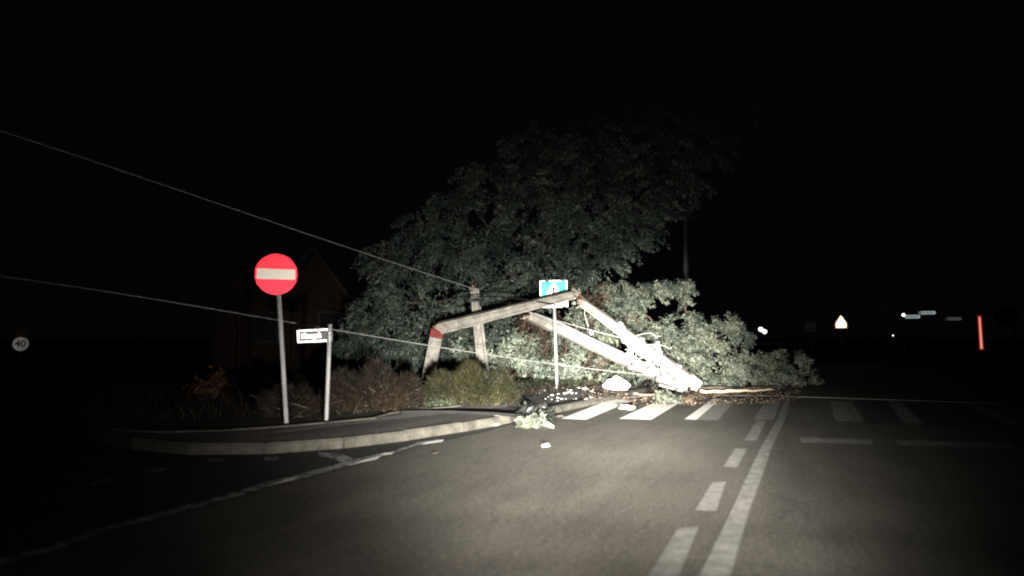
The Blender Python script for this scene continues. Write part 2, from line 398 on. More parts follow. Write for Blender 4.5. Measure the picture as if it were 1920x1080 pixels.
def fronds(centers, outs, Lr, rr, counts, size, droop=.8, aspect=.5):
    """drooping leafy twigs: leaves set round a short arching axis"""
    nc = len(centers); ax0 = np.array(outs, float).copy(); ax0[:, 2] = ax0[:, 2]*.3-droop*.35; ax0 += rng.normal(size=(nc, 3))*.3; ax0 = nrm(ax0)
    Ls = rng.uniform(*Lr, nc); rs = rng.uniform(*rr, nc)
    k = np.repeat(np.arange(nc), counts); n = len(k); t = rng.random(n)
    A = ax0[k]; c = np.array(centers)[k]+A*((t-.5)*Ls[k])[:, None]; c[:, 2] -= droop*.5*Ls[k]*t**2-(droop*.12*Ls[k])
    d = rng.normal(size=(n, 3)); d -= A*(d*A).sum(1, keepdims=True); d = nrm(d); prof = np.sqrt(np.clip(1-(2*t-.9)**2*.8, .05, 1))
    p = c+d*(rs[k]*prof*rng.random(n)**.5)[:, None]
    nd = nrm(d*.9+np.array([0, -.25, .35])+rng.normal(size=(n, 3))*.3)
    ax = A*.7+d*.7+rng.normal(size=(n, 3))*.3; ax[:, 2] -= .5
    ax = nrm(ax-nd*(ax*nd).sum(1, keepdims=True)); s = np.cross(ax, nd)
    L_ = size*(.6+.7*rng.random(n)); W = L_*aspect
    q = np.empty((n, 4, 3)); q[:, 0] = p; q[:, 1] = p+ax*(L_*.45)[:, None]+s*(W*.5)[:, None]
    q[:, 2] = p+ax*L_[:, None]; q[:, 3] = p+ax*(L_*.45)[:, None]-s*(W*.5)[:, None]
    return q.reshape(-1, 3)
def lobe_fronds(lobes, dens, Lr, rr, cnt, size, droop=.8, depth=.6, t0=.45):
    C, O = [], []
    for px, py, rx, ry, D in lobes:
        c = P(px, py, D); k = D/F; ax, az = rx*k, ry*k; ay = (ax+az)/2*depth
        for _ in range(int(dens*ax*az*4)+5):
            d = nrm(rng.normal(size=3)); d[1] = -abs(d[1])
            t = rng.uniform(t0, 1)
            C.append([c.x+d[0]*ax*t, c.y+d[1]*ay*t, c.z+d[2]*az*t]); O.append(d)
    return fronds(C, O, Lr, rr, rng.integers(*cnt, len(C)), size, droop)
def lobes_to_clumps(lobes, dens, cr=(.16, .34), depth=1.0):
    C, Rr = [], []
    for px, py, rx, ry, D in lobes:
        c = P(px, py, D); k = D/F; ax, az = rx*k, ry*k; ay = (ax+az)/2*depth
        n = int(dens*(ax*az*4)+6)
        for _ in range(n):
            d = nrm(rng.normal(size=3)); 
            if d[1] > .35: d[1] *= -1
            t = rng.random()**.3
            C.append([c.x+d[0]*ax*t, c.y+d[1]*ay*t, c.z+d[2]*az*t]); Rr.append([rng.uniform(*cr)]*3)
    return np.array(C), np.array(Rr)
def limb(mb, a, b, r0, r1, wob=.25, n=7, sag=0):
    pts = []; a = Vector(a); b = Vector(b); L_ = (b-a).length
    off = Vector(rng.normal(size=3))*wob*L_*.15
    for i in range(n):
        t = i/(n-1); p = a.lerp(b, t)+off*math.sin(math.pi*t)+Vector(rng.normal(size=3))*.02*L_*(0 < i < n-1)
        p.z += sag*math.sin(math.pi*t)*L_; pts.append(p)
    mb.tube(pts, [r0+(r1-r0)*(i/(n-1))**.8 for i in range(n)], 8)
    return pts

# --- big standing tree, crown leaning right
t1 = thing('leaning_tree', P(985, 690, 22.6), 'tall broadleaf tree with a huge dark drooping crown behind the broken poles', 'tree')
t1.location.z = .1
T1 = [(700, 590, 55, 60, 19.5), (665, 640, 40, 45, 18.8), (755, 540, 60, 70, 20), (790, 640, 60, 50, 19.3), (735, 650, 50, 35, 18.8), (850, 610, 70, 65, 20),
      (930, 640, 60, 55, 20.3), (720, 500, 50, 55, 20.6), (790, 450, 60, 60, 21), (850, 400, 60, 60, 21.4), (840, 500, 70, 60, 20.6), (930, 480, 80, 70, 20.8), (950, 560, 80, 50, 20),
      (1030, 500, 75, 60, 20.3), (1085, 460, 70, 70, 20.8), (1090, 525, 40, 35, 19.8), (1145, 470, 45, 45, 20.6), (920, 350, 75, 60, 21.8), (1000, 390, 80, 80, 21.4),
      (1010, 290, 80, 60, 22.4), (1110, 300, 90, 80, 22.4), (1110, 390, 90, 70, 21.6), (1200, 370, 75, 70, 22), (1190, 440, 45, 40, 21.5), (1250, 310, 75, 70, 22.6), (1200, 240, 90, 50, 23.4),
      (1320, 270, 65, 55, 23.6), (1385, 225, 40, 35, 24), (1290, 350, 40, 30, 22.6), (1240, 400, 35, 30, 22)]
hang = np.array([list(P(x, y, D)) for x, y, D in ((1018, 516, 16.3), (1028, 523, 16.2), (1040, 514, 16.5), (1056, 517, 16.4), (1006, 505, 16.8), (1030, 500, 17.2), (1045, 490, 17.8), (1035, 480, 18.6))])
V = lobe_fronds(T1, 11.5, (.35, .7), (.10, .18), (50, 80), .10, .9)
V2 = spray_leaves(hang, np.full((len(hang), 3), .1), np.full(len(hang), 22), .09, .9)
np_mesh('crown', np.vstack([V, V2]), 4, M['leaf_tree'], t1)
mb = MB(); trunkpts = limb(mb, t1.location, P(1040, 420, 22.8), .34, .16, .2, 9)
for (x, y, D) in ((700, 590, 20.2), (790, 480, 21.2), (900, 380, 22), (1020, 300, 22.8), (1200, 300, 23), (1320, 270, 23.9), (1130, 440, 21.4), (950, 560, 20.8), (820, 620, 20)):
    limb(mb, trunkpts[random.randint(3, 8)], P(x, y, D), .11, .02, .6, 7, .06)
limb(mb, P(1038, 480, 18.8), P(1030, 512, 16.4), .02, .006, .2, 5)
limb(mb, trunkpts[6], P(1038, 480, 18.8), .07, .02, .2, 5)
build('trunk', mb, M['bark'], t1, smooth=True)

# --- fallen tree across the road
t2 = thing('fallen_tree', G(1180, 722), 'fallen broadleaf tree with pale green crown spread across the right lane', 'tree')
T2 = [(1165, 560, 45, 35, 19.3), (1215, 545, 45, 22, 19.5), (1262, 540, 30, 16, 19.6), (1287, 550, 12, 22, 19.6), (1190, 580, 35, 28, 19), (1150, 600, 45, 30, 18.8),
      (1215, 625, 50, 35, 18.4), (1255, 640, 55, 45, 18.4), (1290, 615, 55, 28, 18.9), (1340, 612, 55, 22, 19.2), (1385, 620, 28, 22, 19.4), (1405, 642, 10, 16, 19.5), (1330, 645, 50, 25, 18.8),
      (1290, 690, 60, 32, 18.3), (1350, 690, 60, 32, 18.6), (1410, 688, 50, 32, 18.8), (1460, 682, 35, 30, 19.2), (1497, 672, 14, 14, 19.4), (1490, 705, 38, 16, 19.2), (1525, 712, 16, 9, 19.4),
      (1240, 690, 40, 35, 17.9), (1440, 710, 60, 12, 18.6), (1340, 715, 70, 10, 18.2), (1205, 665, 25, 25, 18.2)]
V = lobe_fronds(T2, 20, (.25, .5), (.07, .14), (45, 65), .08, .55)
V[:, 2] = np.maximum(V[:, 2], .01)
np_mesh('crown', V, 4, M['leaf_fallen'], t2)
mb = MB(); tp = limb(mb, P(960, 700, 20.2), P(1330, 680, 19.6), .24, .09, .2, 9)
for (x, y, D) in ((1270, 545, 19.8), (1400, 625, 19.6), (1500, 705, 19.4), (1460, 680, 19.4), (1230, 640, 18.8), (1300, 700, 18.6), (1190, 570, 19.4)):
    limb(mb, tp[random.randint(3, 8)], P(x, y, D), .07, .012, .5, 7, .08)
build('trunk', mb, M['bark'], t2, smooth=True)

# --- pale leafy understorey lit behind the poles
t3 = thing('leafy_sapling', P(1080, 722, 18.8), 'pale leafy sapling standing in the beam behind the crossing sign', 'sapling'); t3.location.z = .1
T3 = [(1000, 665, 35, 28, 18.8), (1060, 655, 35, 40, 18.7), (1085, 600, 22, 22, 18.9), (1120, 650, 35, 40, 18.8), (1060, 705, 45, 18, 18.4), (1125, 705, 45, 18, 18.3), (1180, 690, 30, 30, 18.2), (1150, 620, 28, 25, 18.8)]
C, Rr = lobes_to_clumps(T3, 11, (.10, .2))
np_mesh('crown', spray_leaves(C, Rr, rng.integers(20, 36, len(C)), .12, .4), 4, M['leaf_fallen'], t3)
mb = MB(); b0 = t3.location.copy()
for (x, y, D) in ((1060, 640, 18.7), (1120, 640, 18.8), (1085, 590, 18.9), (1020, 640, 18.8), (1165, 650, 18.4)):
    limb(mb, b0+Vector((random.uniform(-.3, .3), 0, 0)), P(x, y, D), .035, .008, .5)
build('trunk', mb, M['bark'], t3, smooth=True)
t4 = thing('withered_shrub', P(1010, 715, 19.1), 'brown withered shrub in the shade under the leaning crown', 'shrub'); t4.location.z = .1
T4 = [(1000, 620, 38, 30, 19.2), (1040, 620, 40, 28, 19.3), (1110, 610, 50, 30, 19.4), (1175, 610, 40, 30, 19.1), (1090, 670, 50, 35, 19.3), (1130, 560, 30, 22, 19.8), (1150, 690, 40, 22, 18.9), (1015, 660, 30, 40, 19.3)]
C, Rr = lobes_to_clumps(T4, 16, (.12, .24))
np_mesh('foliage', spray_leaves(C, Rr, rng.integers(24, 40, len(C)), .12, .5), 4, M['leaf_dry'], t4)
mb = MB(); b0 = t4.location.copy()
for (x, y, D) in ((1000, 620, 19), (1055, 610, 19), (1120, 600, 19.1), (1024, 640, 18.9), (1175, 610, 19)):
    limb(mb, b0+Vector((random.uniform(-.5, .8), 0, 0)), P(x, y, D), .045, .01, .5)
build('stem', mb, M['bark'], t4, smooth=True)
t5 = thing('pale_shrub', P(950, 700, 19.4), 'pale grey-green shrub between the upright stump and the crossing sign', 'shrub'); t5.location.z = .1
T5 = [(1000, 690, 28, 20, 18.7), (1060, 690, 30, 18, 18.4), (965, 655, 30, 35, 19.1), (930, 675, 30, 22, 19), (985, 680, 28, 16, 18.8), (875, 665, 30, 25, 19.2)]
C, Rr = lobes_to_clumps(T5, 18, (.10, .2))
np_mesh('foliage', spray_leaves(C, Rr, rng.integers(24, 40, len(C)), .11, .4), 4, M['leaf_pale'], t5)
mb = MB(); b0 = t5.location.copy()
for (x, y, D) in ((965, 650, 19.1), (930, 670, 19.1), (985, 675, 19), (978, 700, 18.6)): limb(mb, b0, P(x, y, D), .04, .01, .4)
build('stem', mb, M['bark'], t5, smooth=True)

# --- spreading junipers / tall grass on the verge
def mound(name, label, px0, px1, ytop, ybase, mat, n, seed):
    r = np.random.default_rng(seed); b = G((px0+px1)/2, ybase, .106); k = b.y/F
    W = (px1-px0)/2*k; H = (ybase-ytop)*k*.98; Dp = W*.55
    u = r.normal(size=(n, 2)); u = u/np.maximum(np.linalg.norm(u, axis=1, keepdims=True), 1e-6)*(r.random((n, 1))**.5)
    prof = np.sqrt(np.clip(1-(u[:, 0]**2), 0, 1))*.9+.1
    lump = .85+.16*np.sin(u[:, 0]*9+seed)+.1*np.sin(u[:, 0]*23+u[:, 1]*11)
    root = np.stack([b.x+u[:, 0]*W*.8, b.y+Dp+u[:, 1]*Dp, np.full(n, .1)], 1)
    h = H*prof*lump*(1-.25*np.clip(u[:, 1]**2, 0, 1))
    z0 = h*r.random(n)**.55*.88; root[:, 2] += z0
    root[:, 0] += u[:, 0]*.1*W*(z0/H); root[:, 1] -= .1*Dp*(z0/H)
    ax = nrm(np.stack([u[:, 0]*.6+r.normal(size=n)*.5, -.35+r.normal(size=n)*.5, .6+r.normal(size=n)*.4], 1))
    L_ = .07+.11*r.random(n); s = nrm(np.cross(ax, r.normal(size=(n, 3)))); wd = .003+.003*r.random(n)
    q = np.empty((n, 3, 3)); q[:, 0] = root-s*wd[:, None]; q[:, 1] = root+s*wd[:, None]; q[:, 2] = root+ax*L_[:, None]
    t = thing(name, (b.x, b.y+Dp, .1), label, 'shrub')
    np_mesh('foliage', q.reshape(-1, 3), 3, mat, t)
    mb = MB()
    for i in range(14):
        a = Vector((b.x+r.uniform(-.5, .5)*W, b.y+Dp*r.uniform(.6, 1.2), .08))
        mb.tube([a, a+Vector((r.uniform(-.3, .3), r.uniform(-.2, .1), H*.35)), a+Vector((r.uniform(-.5, .5), r.uniform(-.3, .2), H*.7))], [.014, .01, .004], 5)
    build('stem', mb, M['bark'], t)
    return t
mound('spreading_juniper', 'brown wispy juniper mound beside the street name post', 575, 800, 676, 775, M['grass_brown'], 60000, 1)
mound('spreading_juniper', 'yellow-green wispy juniper mound in front of the upright stump', 778, 985, 676, 762, M['grass_green'], 55000, 2)
mound('spreading_juniper', 'small dark juniper between the two sign posts', 470, 590, 718, 785, M['grass_brown'], 14000, 3)
# low weeds along back of the pavement
n = 3800; px = rng.uniform(760, 1240, n); py = np.interp(px, [760, 860, 930, 990, 1120, 1240], [771, 761, 741, 729, 722, 712])-rng.random(n)*10
bs = np.array([list(G(a, b, .1)) for a, b in zip(px, py)]); 
V = spray_leaves(bs+np.array([0, 0, .06]), np.full((n, 3), .05), np.full(n, 5), .055, -.4, .35); V[:, 2] = np.maximum(V[:, 2], .105)
tag(np_mesh('weeds', V, 4, M['leaf_low']), 'low green weeds along the back edge of the pavement', 'weeds', kind='stuff')
# grass tufts over the verge
n = 9000; gx = rng.uniform(-12, 4, n); gy = rng.uniform(9.9, 22, n)
keep = gx > -5.6-(gy-9.2)*.56
keep &= gy > np.interp(gx, [-12, -5, -2.6, -1.5, -.3, 2], [9.3, 9.8, 10.6, 11.6, 13.0, 17.2])+.35
gx, gy = gx[keep], gy[keep]; n = len(gx); k = 5
root = np.repeat(np.stack([gx, gy, np.full(n, .1)], 1), k, 0)+rng.normal(size=(n*k, 3))*np.array([.05, .05, 0])
ax = nrm(np.stack([rng.normal(size=n*k)*.4, rng.normal(size=n*k)*.4, np.ones(n*k)], 1)); s = nrm(np.cross(ax, rng.normal(size=(n*k, 3))))
q = np.empty((n*k, 3, 3)); q[:, 0] = root-s*.006; q[:, 1] = root+s*.006; q[:, 2] = root+ax*(rng.random((n*k, 1))*.14+.06)
tag(np_mesh('grass', q.reshape(-1, 3), 3, M['grass_brown']), 'short dry grass covering the verge behind the pavement', 'grass', kind='stuff')
# rust-leaved bush and house far left
def bush(name, label, lobes, dens, mat, base, size=.12, cr=(.12, .25)):
    t = thing(name, base, label, 'bush'); C, Rr = lobes_to_clumps(lobes, dens, cr)
    np_mesh('foliage', spray_leaves(C, Rr, rng.integers(24, 36, len(C)), size, .3), 4, mat, t)
    mb = MB()
    for l in lobes: limb(mb, Vector(base), P(l[0], l[1], l[4]), .03, .008, .3)
    build('stem', mb, M['bark'], t); return t
bush('rust_leaved_bush', 'small rust-coloured bush in the dark left of the no entry sign', [(385, 745, 25, 22, 14), (405, 720, 16, 20, 14.2), (370, 752, 20, 16, 13.8)], 14, M['leaf_orange'], G(385, 772, .1))

# house
hD = 26.0
hb = P(520, 640, hD); h = thing('house', (hb.x, hD, .1), 'dim brick house with two pointed gables behind the no entry sign', 'house')
X = Vector((1, 0, 0)); Y = Vector((0, 1, 0))
def hx(px): return P(px, 600, hD).x-hb.x
def hz(py): return P(500, py, hD).z-.1
org = Vector((hb.x, hD, .1))
wall = MB().prism([(hx(420), 0), (hx(655), 0), (hx(655), hz(560)), (hx(590), hz(475)), (hx(530), hz(552)), (hx(480), hz(552)), (hx(437), hz(498)), (hx(400), hz(560)), (hx(400), 0)], org, X, up, Y, 0, 5)
wo = build('wall', wall, M['brick'], h)
rf = MB()
for (ax_, ay, bx_, by) in ((660, 566, 590, 472), (590, 472, 525, 556), (485, 556, 437, 494), (437, 494, 394, 566)):
    a = org+X*hx(ax_)+up*hz(ay); b = org+X*hx(bx_)+up*hz(by); d = (b-a).normalized(); nn = Vector((-d.z, 0, d.x))
    if nn.z < 0: nn = -nn
    rf.box((a+b)/2+Y*2.4+nn*.07, d, Y, nn, (b-a).length/2, 2.9, .06)
rf.box(org+X*hx(507)+up*(hz(556)+.05)+Y*2.3, X, Y, up, .55, 2.7, .06)
build('roof', rf, M['roof'], h)
pc = MB().box(org+X*hx(520)+up*hz(562)-Y*.5, X, Y, up, 1.15, .5, .07)
build('porch_roof', pc, M['brick'], h)
for px_ in (468, 566): build('porch_post', MB().box(org+X*hx(px_)-Y*.85+up*(hz(562)/2-.07), X, Y, up, .06, .06, hz(562)/2-.03), M['brick'], h)
for px_ in (500, 620):
    wn = build('window', MB().box(org+X*hx(px_)+up*1.5-Y*.02, X, Y, up, .45, .03, .55), M['frame'], h)
    build('pane', MB().box(org+X*hx(px_)+up*1.5-Y*.055, X, Y, up, .38, .01, .48), M['glass'], wn)

# ================================================================== CONCRETE POLES
def hbeam(a, b, w0, w1, d0, d1, roll=0, seg=10, web=.32, jag=0):
    """tapered concrete pole with a recessed web on its wide faces"""
    a = Vector(a); b = Vector(b); d = (b-a).normalized()
    side = d.cross(Vector((0, 1, 0))).normalized(); nn = side.cross(d).normalized()
    q = Matrix.Rotation(roll, 3, d); side = q @ side; nn = q @ nn
    mb = MB(); vs = []; fs = []
    for i in range(seg+1):
        t = i/seg; W = (w0+(w1-w0)*t)/2; D = (d0+(d1-d0)*t)/2; c = a.lerp(b, t); fl = W*.40; wb = D*web; ch = .012
        pr = [(-W, -D+ch), (-W+ch, -D), (-W+fl, -D), (-W+fl+.02, -wb), (W-fl-.02, -wb), (W-fl, -D), (W-ch, -D), (W, -D+ch), (W, D-ch), (W-ch, D), (W-fl, D), (W-fl-.02, wb), (-W+fl+.02, wb), (-W+fl, D), (-W+ch, D), (-W, D-ch)]
        for x, y in pr:
            j = d*(random.uniform(-1, 1)*jag if (i in (0, seg)) else 0)
            vs.append(c+side*x+nn*y+j+side*random.uniform(-.005, .005)+nn*random.uniform(-.004, .004))
    k = 16
    for i in range(seg):
        for j in range(k): fs.append((i*k+j, i*k+(j+1) % k, (i+1)*k+(j+1) % k, (i+1)*k+j))
    fs.append(tuple(range(k-1, -1, -1))); fs.append(tuple(seg*k+j for j in range(k)))
    mb.add(vs, fs); return mb
def solid(a, b, w, dd, seg=2, jag=0): 
    a = Vector(a); b = Vector(b); d = (b-a).normalized(); side = d.cross(Vector((0, 1, 0))).normalized(); nn = side.cross(d).normalized()
    mb = MB(); vs = []
    for i in range(seg+1):
        c = a.lerp(b, i/seg)
        for x, y in ((-1, -1), (1, -1), (1, 1), (-1, 1)): vs.append(c+side*x*w/2+nn*y*dd/2+d*random.uniform(-jag, jag))
    fs = [(i*4+j, i*4+(j+1) % 4, i*4+4+(j+1) % 4, i*4+4+j) for i in range(seg) for j in range(4)]+[(3, 2, 1, 0), (seg*4, seg*4+1, seg*4+2, seg*4+3)]
    return mb.add(vs, fs)
def rebars(ends, parent, name='rebar'):
    for pts in ends: build(name, MB().tube(pts, .008, 6), M['rust'], parent)

# A: stump with red band, upper part folded over to the right
A0 = P(800, 700, 17.9); A0.z = .05; A1 = P(821, 620, 17.4); A2 = P(1078, 552, 15.5)
pa = thing('broken_pole', (A0.x, A0.y, .05), 'snapped concrete utility pole with a red band at its fold, upper half leaning on air to the right', 'utility pole')
pa['label'] = 'snapped concrete pole with a red band, its long upper half folded across the crossing sign'
build('stump', solid(A0, A1, .29, .24, 8, .01), M['concrete'], pa)
bd = (A1-A0).normalized()
build('red_band', solid(A1-bd*.13, A1+bd*.05, .305, .26, 2, .01), M['red'], pa)
bv = (A2-A1).normalized()
build('upper_section', hbeam(A1+bv*.08+bd*.05, A2, .27, .175, .2, .15, .25, 18, .6, .05), M['concrete'], pa)
build('broken_core', solid(A1+bd*.02, A1+bv*.22+bd*.06, .2, .16, 3, .03), M['concrete_core'], pa)
E1 = P(1088, 566, 15.6)
rebars([[A2-bv*.1, A2+Vector((.05, 0, .02)), P(1092, 556, 15.5), P(1100, 566, 15.6)],
        [A2-bv*.05, P(1084, 560, 15.4), P(1086, 572, 15.5), P(1090, 580, 15.5)],
        [A2-bv*.05, P(1080, 556, 15.4), P(1088, 552, 15.45), P(1094, 560, 15.5)],
        [P(812, 628, 17.2), P(812, 612, 17.1), P(824, 606, 17.1), P(836, 612, 17.1)]], pa)
# C: upright stump
C0 = P(908, 700, 18.4); C0.z = .05; C1 = P(889, 543, 18.2)
pc_ = thing('pole_stump', (C0.x, C0.y, .05), 'upright broken concrete pole stump rising behind the folded pole', 'utility pole')
build('shaft', hbeam(C0, C1, .30, .22, .24, .2, .15, 12, .6, .04), M['concrete'], pc_)
build('steel_strap', solid(P(891, 566, 18.2), P(890, 559, 18.2), .30, .26), M['black_paint'], pc_)
build('bracket', MB().tube([P(890, 562, 18.0), P(899, 562, 17.9), P(901, 575, 17.9)], .02, 6), M['black_paint'], pc_)
# B: twin-leg pole lying with its head on the crossing
B1a, B1b = P(1090, 566, 15.6), P(1297, 716, 16.6)
B2a, B2b = P(992, 593, 17.3), P(1290, 731, 16.9)
pb = thing('fallen_twin_pole', (G(1295, 736)), 'fallen twin-leg concrete pole, legs meeting on the crossing in the headlight beam', 'utility pole')
build('leg', hbeam(B1a, B1b, .17, .25, .17, .22, .35, 16, .35, .05), M['concrete'], pb)
build('leg', hbeam(B2a, B2b, .185, .235, .17, .2, -.3, 16, .35, .05), M['concrete'], pb)
u1 = (B1b-B1a); u2 = (B2b-B2a)
for t in (.72, .9):
    build('spacer', solid(B1a+u1*t, B2a+u2*t, .08, .08), M['concrete'], pb)
build('pole_cap', solid(B1b-u1.normalized()*.16+Vector((0, -.02, .02)), B1b+u1.normalized()*.1+Vector((.02, -.02, -.02)), .25, .28, 3, .06), M['concrete_core'], pb)
for t, off in ((.50, .10), (.66, .12), (.84, .1)):
    c = B1a+u1*t
    build('clamp', solid(c-u1.normalized()*.03, c+u1.normalized()*.03, .29, .25), M['steel'], pb)
# light metal conduit running along leg 2
build('conduit', MB().tube([P(1002, 588, 17.1), P(1050, 606, 17.0), P(1110, 636, 16.9), P(1180, 668, 16.8), P(1250, 700, 16.6)], .028, 8), M['steel'], pb)
# cross arm with insulators
def insulator(c, d, parent, s=1.0):
    d = d.normalized(); mb = MB()
    prof = [(0, .02), (.02, .045), (.045, .05), (.06, .035), (.075, .055), (.10, .058), (.115, .036), (.14, .04), (.155, .015)]
    mb.tube([c+d*(z*s) for z, r in prof], [r*s for z, r in prof], 14)
    return build('insulator', mb, M['porcelain'], parent, smooth=True)
arm_a, arm_b = P(1122, 622, 16.0), P(1205, 668, 15.9)
arm = build('cross_arm', solid(P(1168, 612, 15.9), P(1192, 690, 16.2), .07, .07), M['steel'], pb)
arm2 = build('cross_arm', solid(P(1232, 640, 16.1), P(1246, 712, 16.3), .08, .08), M['steel'], pb)
arm4 = build('cross_arm', solid(P(1185, 636, 15.8), P(1234, 700, 15.9), .055, .05), M['steel'], pb)
for (x, y, dx, dz, a_) in ((1168, 612, -.6, .6, arm), (1176, 640, -1, .15, arm), (1184, 664, -1, 0, arm), (1190, 688, -1, -.2, arm), (1234, 650, -.9, .2, arm2), (1240, 680, -1, .1, arm2), (1245, 708, -1, -.3, arm2),
                        (1110, 628, -.3, 1, arm4), (1200, 652, -.2, -1, arm4), (1222, 690, -.3, -1, arm4)):
    insulator(P(x, y, 15.85 if x > 1150 else 16.6), Vector((dx, -.3, dz)), pb, .85)
for k in range(9):
    x0, y0 = random.uniform(1160, 1205), random.uniform(628, 668); pts = [P(x0, y0, 15.8)]
    for j in range(6):
        x0 += random.uniform(-8, 20); y0 += random.uniform(-5, 15); pts.append(P(x0, y0, 15.8+random.uniform(-.25, .25)))
    pts2 = [pts[0]]+[(pts[i]+pts[i+1])/2 for i in range(len(pts)-1)]+[pts[-1]]
    build('tie_wire', MB().tube(pts2, .009, 6), M['wire'], pb)
build('tie_wire', MB().tube([P(1097, 566, 15.4), P(1096, 590, 15.4), P(1103, 612, 15.5), P(1102, 628, 16.4)], .008, 6), M['wire'], pb)
build('tie_wire', MB().tube([P(1090, 572, 15.4), P(1080, 578, 15.35)], .012, 6), M['wire'], pb)
build('tie_wire', MB().tube([P(1228, 706, 16.2), P(1226, 725, 16.1), P(1240, 742, 16.0), P(1262, 738, 15.9), P(1270, 728, 16)], .014, 6), M['black_cable'], pb)
build('bracing', solid(P(1236, 722, 16.2), P(1280, 734, 16.3), .05, .05), M['steel'], pb)
build('bracing', solid(P(1238, 735, 16.1), P(1282, 741, 16.3), .035, .04), M['steel'], pb)

# ================================================================== WIRES
def wire(name, label, pts, D0, D1, r, mat, cat='wire', sub=24):
    xs = np.array([p[0] for p in pts], float); ys = np.array([p[1] for p in pts], float)
    X_ = np.linspace(xs[0], xs[-1], sub)
    # smooth (quadratic-ish) fit through the points
    c = np.polyfit(xs, ys, min(3, len(xs)-1)); Yv = np.polyval(c, X_)
    t = np.linspace(0, 1, sub)
    P3 = [P(a, b, 1/((1-s)/D0+s/D1)) for a, b, s in zip(X_, Yv, t)]
    return tag(build(name, MB().tube(P3, r, 6), mat, loc=P3[-1]), label, cat)
wire('overhead_wire', 'upper slack wire running down from the top left to the upright stump', [(-260, 165), (0, 245), (240, 325), (450, 395), (640, 459), (760, 502), (890, 541)], 8.5, 18.1, .0085, M['wire'])
wire('overhead_wire', 'lower slack wire sagging in front of the no entry post and the stumps', [(-260, 490), (0, 517), (200, 545), (380, 578), (545, 606), (700, 631), (905, 662), (1040, 682), (1230, 706)], 8.6, 16.3, .008, M['wire_dull'])
wire('overhead_wire', 'black cable drooping across the face of the crossing sign', [(835, 560), (895, 554), (960, 561), (1010, 564), (1064, 577)], 17.9, 15.3, .016, M['black_cable'])
wire('overhead_wire', 'thin loose wire between the two legs of the fallen twin pole', [(1040, 600), (1090, 614), (1130, 625), (1200, 640)], 16.8, 15.9, .008, M['wire'])
def ground_cable(name, label, pts, r, mat, z, cat='cable'):
    P3 = [G(a, b, z+r) for a, b in pts]; P4, _ = smooth_line(P3, 24)
    return tag(build(name, MB().tube(P4, r, 6), mat, loc=P4[0]), label, cat)
ground_cable('fallen_wire', 'pale fallen wire lying straight across the crossing and right lane', [(1340, 741), (1440, 742), (1560, 746), (1680, 750), (1800, 754), (1880, 757)], .009, rough_mat('dirty_wire', (.07, .07, .068), (.12, .12, .115), 10, .7), 0)  # darker grey than the bare wires
ground_cable('fallen_cable', 'black cable lying on the pavement left of the crossing', [(752, 773), (800, 772), (860, 773), (930, 776), (978, 780)], .026, M['black_cable'], .112)  # black tube laid in as the shade of the gap, no real cable
ground_cable('fallen_cable', 'dark cable looping round the white sack', [(1180, 712), (1110, 714), (1095, 722), (1108, 730), (1130, 737), (1180, 737)], .02, M['black_cable'], .1)

# ================================================================== SIGNS
TGT = Vector((.35, 1.1, .95))
def frame_at(c, tgt=TGT, roll=0):
    n = (tgt-c).normalized(); u = Vector((0, 0, 1)).cross(n).normalized(); v = n.cross(u).normalized()
    if roll:
        q = Matrix.Rotation(roll, 3, n); u = q @ u; v = q @ v
    return u, v, n
def post(parent, top, bottom, r, name='post'):
    return build(name, MB().tube([bottom, bottom.lerp(top, .5), top], r, 14), M['post_steel' if bottom.y < 20 else 'frame'], parent, smooth=True)
def clampset(parent, c, u, v, n, hs):
    for hgt in hs: build('clamp', MB().box(c+v*hgt-n*.035, u, v, n, .045, .015, .03), M['steel'], parent)
def rrect(w_, h_, r, k=5):
    pts = []
    for cx, cy, a0 in ((w_-r, h_-r, 0), (-w_+r, h_-r, 90), (-w_+r, -h_+r, 180), (w_-r, -h_+r, 270)):
        for i in range(k+1):
            a = R(a0+90*i/k); pts.append((cx+r*math.cos(a), cy+r*math.sin(a)))
    return pts
# no entry
nb = G(537, 793, .106); D = nb.y; c = P(518, 514.5, D-.05); s = D/F
ne = thing('no_entry_sign', nb, 'round red no entry sign with a white bar on a grey post', 'road sign')
post(ne, P(519.5, 490, D+.05), nb, .030)
u, v, n = frame_at(c)
rad = 38.5*s
pl = build('sign_plate', MB().prism(circle(rad, 56), c, u, v, n, -.012, 0), M['red_sheet'], ne)
build('white_bar', MB().prism(rrect(34.5*s, 9.6*s, .008), c+v*.5*s, u, v, n, -.002, .003), M['white_dull'], pl)
clampset(ne, c, u, v, n, (-.12, .12))
# street name sign
sb = G(612, 788, .106); D = sb.y; s = D/F
sn = thing('street_name_sign', sb, 'small dark street name plate with white frame on a short grey post', 'road sign')
post(sn, P(619, 608, D), sb, .028)
c = P(588, 629.5, D-.04); u, v, n = frame_at(c, TGT+Vector((.0, 0, 0)), R(3.2))
pl = build('name_plate', MB().prism(rrect(29.5*s, 12*s, .012), c, u, v, n, -.01, 0), M['white_sheet'], sn)
fl = build('dark_field', MB().prism(rrect(25.5*s, 8.6*s, .008), c, u, v, n, -.002, .002), M['dark_sheet'], pl)
lt = MB(); x = -22.5*s
for i, (wd, hh, lo) in enumerate(((4.2, 4.4, -4.6), (2.2, 6.2, -4.6), (2.6, 5.6, -4.6), (4.6, 3.0, -4.6), (5.0, 3.0, -4.6), (4.6, 3.0, -7.4), (4.4, 3.0, -4.6), (2.2, 6.4, -4.6), (2.2, 3.4, -4.6))):
    w2 = wd*s/2; lt.box(c+u*(x+w2)+v*((hh+lo)/2*s)+n*.003, u, v, n, w2*.97, (hh-lo)/2*s, .002); x += 2*w2+.5*s
build('lettering', lt, M['white_sheet'], fl)
